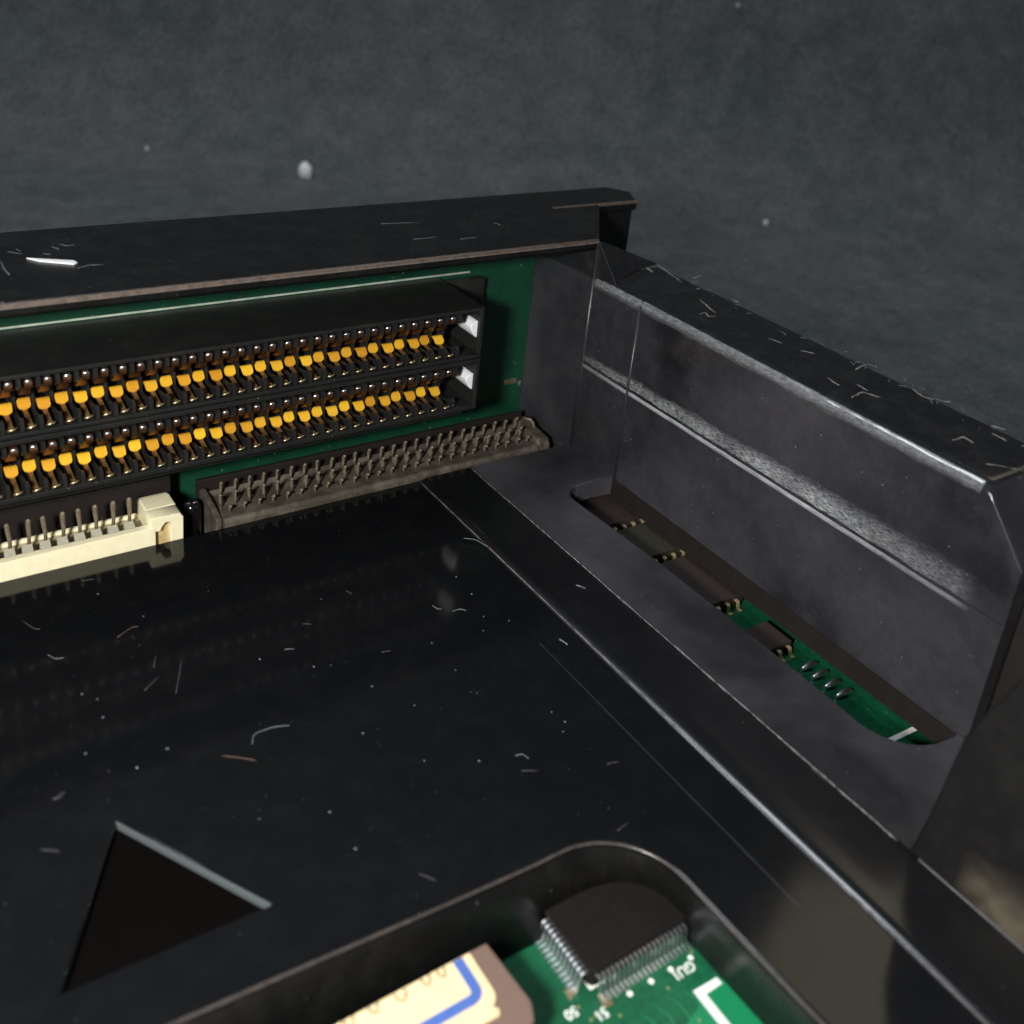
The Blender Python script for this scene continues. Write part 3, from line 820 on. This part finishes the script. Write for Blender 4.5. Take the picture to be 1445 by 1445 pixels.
mb = MB(); mb.tube([(-6.0, 5.6, 1.2), (-4.9, 6.6, 1.6), (-4.0, 8.2, 2.2), (-4.3, 9.0, 2.9), (-5.4, 9.6, 3.2)], [.22, .26, .28, .28, .2], 6)
Hd(mb.build('metal_clip', M['olive_pin']))

# ---------------------------------------------------------------- cream header at the lower left
wh = thing('pin_header', 'cream coloured pin header with notched front edge at the left of the opening', 'pin header', (-95, 6, 0))
winv = Matrix.Translation(-wh.location)
def Wh(o): return on(o, wh, winv)
XW0, XW1 = -118, -77.4
wb = MB()
wb.box(XW0, -81.8, 2.5, 3.9, -4, 2.35)              # bright front wall
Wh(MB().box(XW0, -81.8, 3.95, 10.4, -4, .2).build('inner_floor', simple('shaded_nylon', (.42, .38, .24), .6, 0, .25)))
wb.box(XW0, -81.8, 9.9, 10.5, -4, .8)            # rear wall
Wh(MB().box(XW0, -76.4, 12.0, 12.9, -7.4, 5.6).build('added_shade_wall', M['inner'], bevel=.15))  # same added dark wall, keeps the area behind the cream pins black
Wh(wb.build('base', M['cream'], bevel=.12))
# end block with the round key hole: curve-cut front face
def end_block():
    cu_out = [(-82.6, -4), (-81.9, -4), (-81.9, .5), (-82.2, 1.5), (-81.0, 1.35), (-80.75, 2.1), (-80.2, 2.75), (-79.5, 2.75), (-79.2, 2.2), (-79.4, 1.4), (-79.6, -4), (-77.4, -4), (-77.3, 3.2), (-77.9, 4.0), (-82.4, 4.0), (-82.6, 3.9)]
    hole = [(-79.9+.85*math.cos(a*math.pi/7), 2.05+.62*math.sin(a*math.pi/7)) for a in range(14)]
    cu = bpy.data.curves.new('eb', 'CURVE'); cu.dimensions = '2D'; cu.fill_mode = 'BOTH'; cu.extrude = 1.3*MM
    cu.bevel_depth = .15*MM; cu.offset = -.15*MM; cu.bevel_resolution = 2
    for lp in (cu_out,):
        sp = cu.splines.new('POLY'); sp.points.add(len(lp)-1)
        for i, (x, z) in enumerate(lp): sp.points[i].co = (x*MM, z*MM, 0, 1)
        sp.use_cyclic_u = True
    tmp = bpy.data.objects.new('tmp', cu); sc.collection.objects.link(tmp)
    dg = bpy.context.evaluated_depsgraph_get()
    me = bpy.data.meshes.new_from_object(tmp.evaluated_get(dg)); me.name = 'end_block'
    bpy.data.objects.remove(tmp); bpy.data.curves.remove(cu)
    me.transform(Matrix.Translation((0, 4.0*MM, 0)) @ Matrix.Rotation(math.radians(90), 4, 'X'))
    me.materials.clear(); me.materials.append(M['cream'])
    o = bpy.data.objects.new('end_block', me); link(o)
    return o
Wh(end_block())
Wh(MB().box(-82.3, -79.0, 3.7, 4.6, -4, 1.9).build('notch_floor', simple('shaded_ochre_nylon', (.50, .38, .18), .5, 0, .15), bevel=.1))  # cream nylon in shade, painted as a darker ochre
Wh(MB().prism([(5.5, -4), (5.5, 3.95), (9.0, 3.95), (10.6, 3.5), (10.9, -4)], -82.5, -77.5, axis='x').build('end_block', M['cream'], bevel=.35, seg=3))
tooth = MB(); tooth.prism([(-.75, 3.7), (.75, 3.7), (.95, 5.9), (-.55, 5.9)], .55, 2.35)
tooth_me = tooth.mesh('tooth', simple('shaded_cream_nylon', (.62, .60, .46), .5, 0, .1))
wpin = MB(); wpin.tube([(0, 0, 0), (.1, -.3, 2.5), (0, -.5, 4.6), (-.05, -.8, 5.6), (-.1, -1.3, 6.0)], [.26, .30, .42, .42, .22], 6)
wpin_me = wpin.mesh('pin', M['olive_pin'])
for i in range(14):
    x = -84.7-2.5*i
    inst('pin', wpin_me, x+random.uniform(-.06, .06), 7.3, .5, wh, winv).rotation_euler = (0, random.uniform(-.05, .05), 0)
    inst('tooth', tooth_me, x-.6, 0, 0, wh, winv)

# small glossy capacitor between the two headers
cap = thing('capacitor', 'small glossy black part with two white glints between the two pin headers', 'capacitor', (-73.5, 8, -2))
kinv = Matrix.Translation(-cap.location)
mb = MB()
n = 10
for (cx, cy) in ((-74.2, 8.2),):
    pts = [(cx, cy, -7.4), (cx, cy, 1.2), (cx, cy, 1.8), (cx, cy, 2.15)]
    mb.tube(pts, [1.5, 1.5, 1.2, .5], 14)
on(mb.build('can', M['glass_black']), cap, kinv)
on(MB().box(-75.2, -74.5, 7.3, 7.75, 2.1, 2.35).build('lead', M['tin'], bevel=.08), cap, kinv)  # glint on the can, put in as a small tin block
on(MB().box(-74.2, -73.45, 7.2, 7.65, 2.1, 2.35).build('lead', M['tin'], bevel=.08), cap, kinv)  # second glint, another tin block

# ---------------------------------------------------------------- square many-pinned chip
def gull(name, h, foot, w_, mat):
    mb = MB()
    # runs towards -y; origin at the body side, board level
    mb.ribbon([(.15, h), (-.45, h), (-.7, h-.15), (-.95, .35), (-1.1, .14), (-1.0-foot, .10)], [w_]*6, .12)
    return mb.mesh(name, mat)
qfp = thing('flat_chip', 'dark flat chip with rows of fine silver leads, next to GU1 lettering', 'chip', (-56.4, -79, PZ))
qinv = Matrix.Translation(-qfp.location)
QX0, QX1, QY0, QY1 = -63.3, -49.3, -89.2, -69.2
c = .45
on(MB().prism([(QX0+c*1.6, QY0), (QX1-c, QY0), (QX1, QY0+c), (QX1, QY1-c), (QX1-c, QY1), (QX0+c, QY1), (QX0, QY1-c), (QX0, QY0+c*1.6)], PZ+.15, PZ+2.45).build('body', M['chip'], bevel=.12), qfp, qinv)
ql = gull('lead', 1.95, 1.0, .32, M['tin'])
for i in range(20):
    inst('lead', ql, -62.55+.65*i, QY0, PZ+.02, qfp, qinv)
for i in range(29):
    o = inst('lead', ql, QX0, -88.3+.65*i, PZ+.02, qfp, qinv); o.rotation_euler = (0, 0, math.radians(-90))
pad = MB().prism([(-.28, -.2), (.22, -.2), (.62, -1.9), (-.62, -1.7)], 0, .12)
pad_me = pad.mesh('corner_pad', M['brass'])
inst('corner_pad', pad_me, -62.55, QY0-.7, PZ+.01, qfp, qinv)
o = inst('corner_pad', pad_me, QX0-.7, -88.3, PZ+.01, qfp, qinv); o.rotation_euler = (0, 0, math.radians(-84))

# ---------------------------------------------------------------- labelled chip
lab = thing('labelled_chip', 'brown chip with a cream blue-bordered label, at the bottom edge of the photo', 'chip', (-90, -84, PZ))
linv = Matrix.Translation(-lab.location)
def La(o): return on(o, lab, linv)
LT = -2.0
La(MB().prism([(-112, -91.8), (-73.0, -91.8), (-72.1, -90.0), (-72.6, -82.2), (-112, -82.2)], PZ+.4, LT).build('body', M['ceramic'], bevel=.2))
lb = [(-112, -89.6), (-79, -89.5), (-75.75, -89.6), (-75.5, -89.0), (-75.95, -88.4)] + arc(-76.5, -87.0, 1.6, -60, 0, 6) + [(-74.9, -83.8), (-74.9, -82.4), (-112, -82.4)]
La(MB().prism(lb, LT+.01, LT+.12).build('paper_label', M['paper']))
outp = [(-110, -87.5)] + arc(-77.35, -85.95, 1.55, -90, 0, 8) + [(-75.8, -82.45), (-76.95, -82.45)] + arc(-77.35, -85.95, .4, 0, -90, 4) + [(-110, -86.35)]
La(MB().prism(outp, LT+.13, LT+.15).build('blue_border', M['ink_blue']))
# cut-off handwriting along the rear edge of the label
mb = MB()
for (x, y, s) in ((-78.6, -83.3, .5), (-80.4, -83.2, .6), (-83.4, -83.4, .75), (-86.3, -83.2, .6), (-89.0, -83.2, .7), (-91.5, -83.3, .6)):
    mb.tube([(x-.5*s, y+.85, LT+.14), (x-.3*s, y+.1, LT+.14), (x+.2*s, y-.25*s, LT+.14), (x+.75*s, y+.1*s, LT+.14), (x+1.1*s, y+.85, LT+.14)], .10, 5, .2)
La(mb.build('handwriting', M['ink_brown']))
mb = MB(); mb.ribbon([(.3, 0), (-.5, -.05), (-.75, -.5), (-.8, -3.0)], [1.3, 1.3, 1.2, .6], .25)
lp_me = mb.mesh('lead', M['tin'])
for i in range(14):
    inst('lead', lp_me, -73.9-2.54*i, -91.75, -3.4, lab, linv)

# ---------------------------------------------------------------- small chips in the side slot
def soic(x0, x1, y0, y1, ztop_, label, leads, mat, name='small_chip'):
    t = thing(name, label, 'chip', ((x0+x1)/2, (y0+y1)/2, PZ))
    inv = Matrix.Translation(-t.location)
    on(MB().box(x0, x1, y0, y1, PZ+.15, ztop_).build('body', mat, bevel=.2), t, inv)
    g = gull('lead', (ztop_-PZ)*.65, .75, .72, M['lead_gold'])
    for x in leads: inst('lead', g, x, y0, PZ+.02, t, inv)
    return t
soic(-9.5, 3.0, -46.8, -33.5, -5.3, 'brown chip with gold legs in the side slot, behind the smaller brown chip', (.9, -1.3, -3.5, -5.7), M['dark_chip'])
soic(-9.5, 1.0, -59.6, -53.8, -5.6, 'small brown chip with gold legs nearest the four silver contacts in the slot', (-.1, -2.3, -4.5, -6.7), M['dark_chip'])
soic(-10.5, 3.4, -31.6, -22.3, -4.9, 'dark olive chip in the shadowed part of the side slot, third chip from the front', (2.2, 0, -2.2, -4.4, -6.6), M['olive_chip'])
soic(-10.5, 3.6, -20.2, -11.0, -4.9, 'black chip at the far dark end of the side slot', (2.2, 0, -2.2, -4.4, -6.6), M['dark_chip'])
# ---------------------------------------------------------------- dust, fibres, slivers
def fibres(name, data, z, mat, r, lift=.05):
    mb = MB()
    for h in data:
        pts = []
        for i in range(len(h)-1):
            a, b = Vector((*h[i], z+r)), Vector((*h[i+1], z+r))
            for k in range(4): pts.append(a.lerp(b, k/4))
        pts.append(Vector((*h[-1], z+r)))
        # soften the kinks and lift the middle a little
        q = [pts[0]]+[(pts[i-1]+pts[i]*2+pts[i+1])/4 for i in range(1, len(pts)-1)]+[pts[-1]]
        q = [p+Vector((0, 0, lift*math.sin(math.pi*i/(len(q)-1)))) for i, p in enumerate(q)]
        mb.tube(q, r, 5)
    return mb.build(name, mat)
bright = [FLOOR_HAIR[i] for i in range(len(FLOOR_HAIR)) if i in (1, 6, 13, 14, 15, 7)]
dim = [FLOOR_HAIR[i] for i in range(len(FLOOR_HAIR)) if i not in (1, 6, 13, 14, 15, 7, 10, 12, 23)]
brn = [FLOOR_HAIR[i] for i in (10, 12)]
tag(fibres('lint_fibres', bright, FL, M['lint'], .032), 'pale curled lint fibres scattered over the glossy black floor', 'lint', kind='stuff')
tag(fibres('lint_fibres', dim, FL, M['lint_dim'], .045), 'dim grey lint fibres and smears on the black floor', 'lint', kind='stuff')
tag(fibres('lint_fibres', brn, FL, M['lint_brown'], .08), 'brownish fibres on the middle of the black floor', 'lint', kind='stuff')
tag(fibres('lint_fibres', SHELF_HAIR, .10, M['lint'], .035), 'pale short fibres on the raised strip and shelf', 'lint', kind='stuff')
mb = MB()
def grain(x, y, z, r):
    vs = [(x+r, y, z), (x-r, y, z), (x, y+r*.8, z), (x, y-r*.8, z), (x, y, z+r*.8), (x, y, z-r*.5)]
    mb.add(vs, [(0, 2, 4), (2, 1, 4), (1, 3, 4), (3, 0, 4), (2, 0, 5), (1, 2, 5), (3, 1, 5), (0, 3, 5)])
for h in FLOOR_SPECK:
    grain(h[0][0], h[0][1], FL+.05, random.uniform(.08, .15))
def in_cut(x, y): return (-124 < x < -48 and y < -77)
for i in range(380):
    x, y = random.uniform(-125, -1), random.uniform(-140, 0)
    if in_cut(x, y) or (x > -12 and y < -12): continue
    z = FL if x < -34.8 else (.08 if x < -23.8 else .32)
    grain(x, y, z+.03, random.choice((.02, .03, .035, .05)))
tag(mb.build('dust_grains', M['lint']), 'tiny pale dust grains sprinkled over the black tray', 'dust', kind='stuff')
mb = MB()
for i in range(160):
    grain(random.uniform(-115, 14), random.uniform(1.5, 30), 44.03, random.choice((.04, .06, .08)))
for i in range(90):
    grain(random.uniform(2.5, 16), random.uniform(-82, -8), 36.78, random.choice((.04, .06, .08)))
tag(mb.build('dust_grains', M['lint_dim']), 'fine dust grains on the top rims of the case', 'dust', kind='stuff')
sl = MB().prism([(-95.1, 17.1), (-89.2, 14.1), (-88.9, 13.0), (-89.5, 12.5), (-93.6, 15.2)], 44.03, 44.25)
tag(sl.build('plastic_sliver', M['sliver'], bevel=.05), 'bright white sliver lying on the left end of the rear frame top', 'debris')
in_case(MB().prism([(-101.75, -49.3), (-90.7, -67.85), (-90.95, -67.95), (-101.8, -49.5)], FL-1.2, FL-.12).build('arrow_rim', M['arrow_rim'], bevel=.05))
def lint_ball(x, y, z, r, label):
    mb = MB()
    vs = []; fs = []
    bm = bmesh.new(); bmesh.ops.create_icosphere(bm, subdivisions=2, radius=1)
    for v in bm.verts:
        k = 1+.35*noise.noise(v.co*2+Vector((x, y, z)))
        vs.append((x+v.co.x*r*.7*k, y+v.co.y*r*k, z+v.co.z*r*1.1*k))
    fs = [tuple(v.index for v in f.verts) for f in bm.faces]; bm.free()
    mb.add(vs, fs, True)
    o = mb.build('lint_tuft', M['sliver'] if r > 3 else M['tuft']); tag(o, label, 'lint')
    return o

lint_ball(69.8, 291.1, -20.8, 4.0, 'bright white lint tuft on the dark cloth left of centre above the frame')
lint_ball(13.8, 338.1, -19.6, 1.3, 'faint lint speck on the cloth near the left, above the white tuft')
lint_ball(239.6, 168.3, -22.2, 1.5, 'faint lint speck on the cloth to the right of the frame corner')
lint_ball(270.5, 238.3, 65.0, 1.0, 'small lint speck at the very top of the cloth, right of centre')
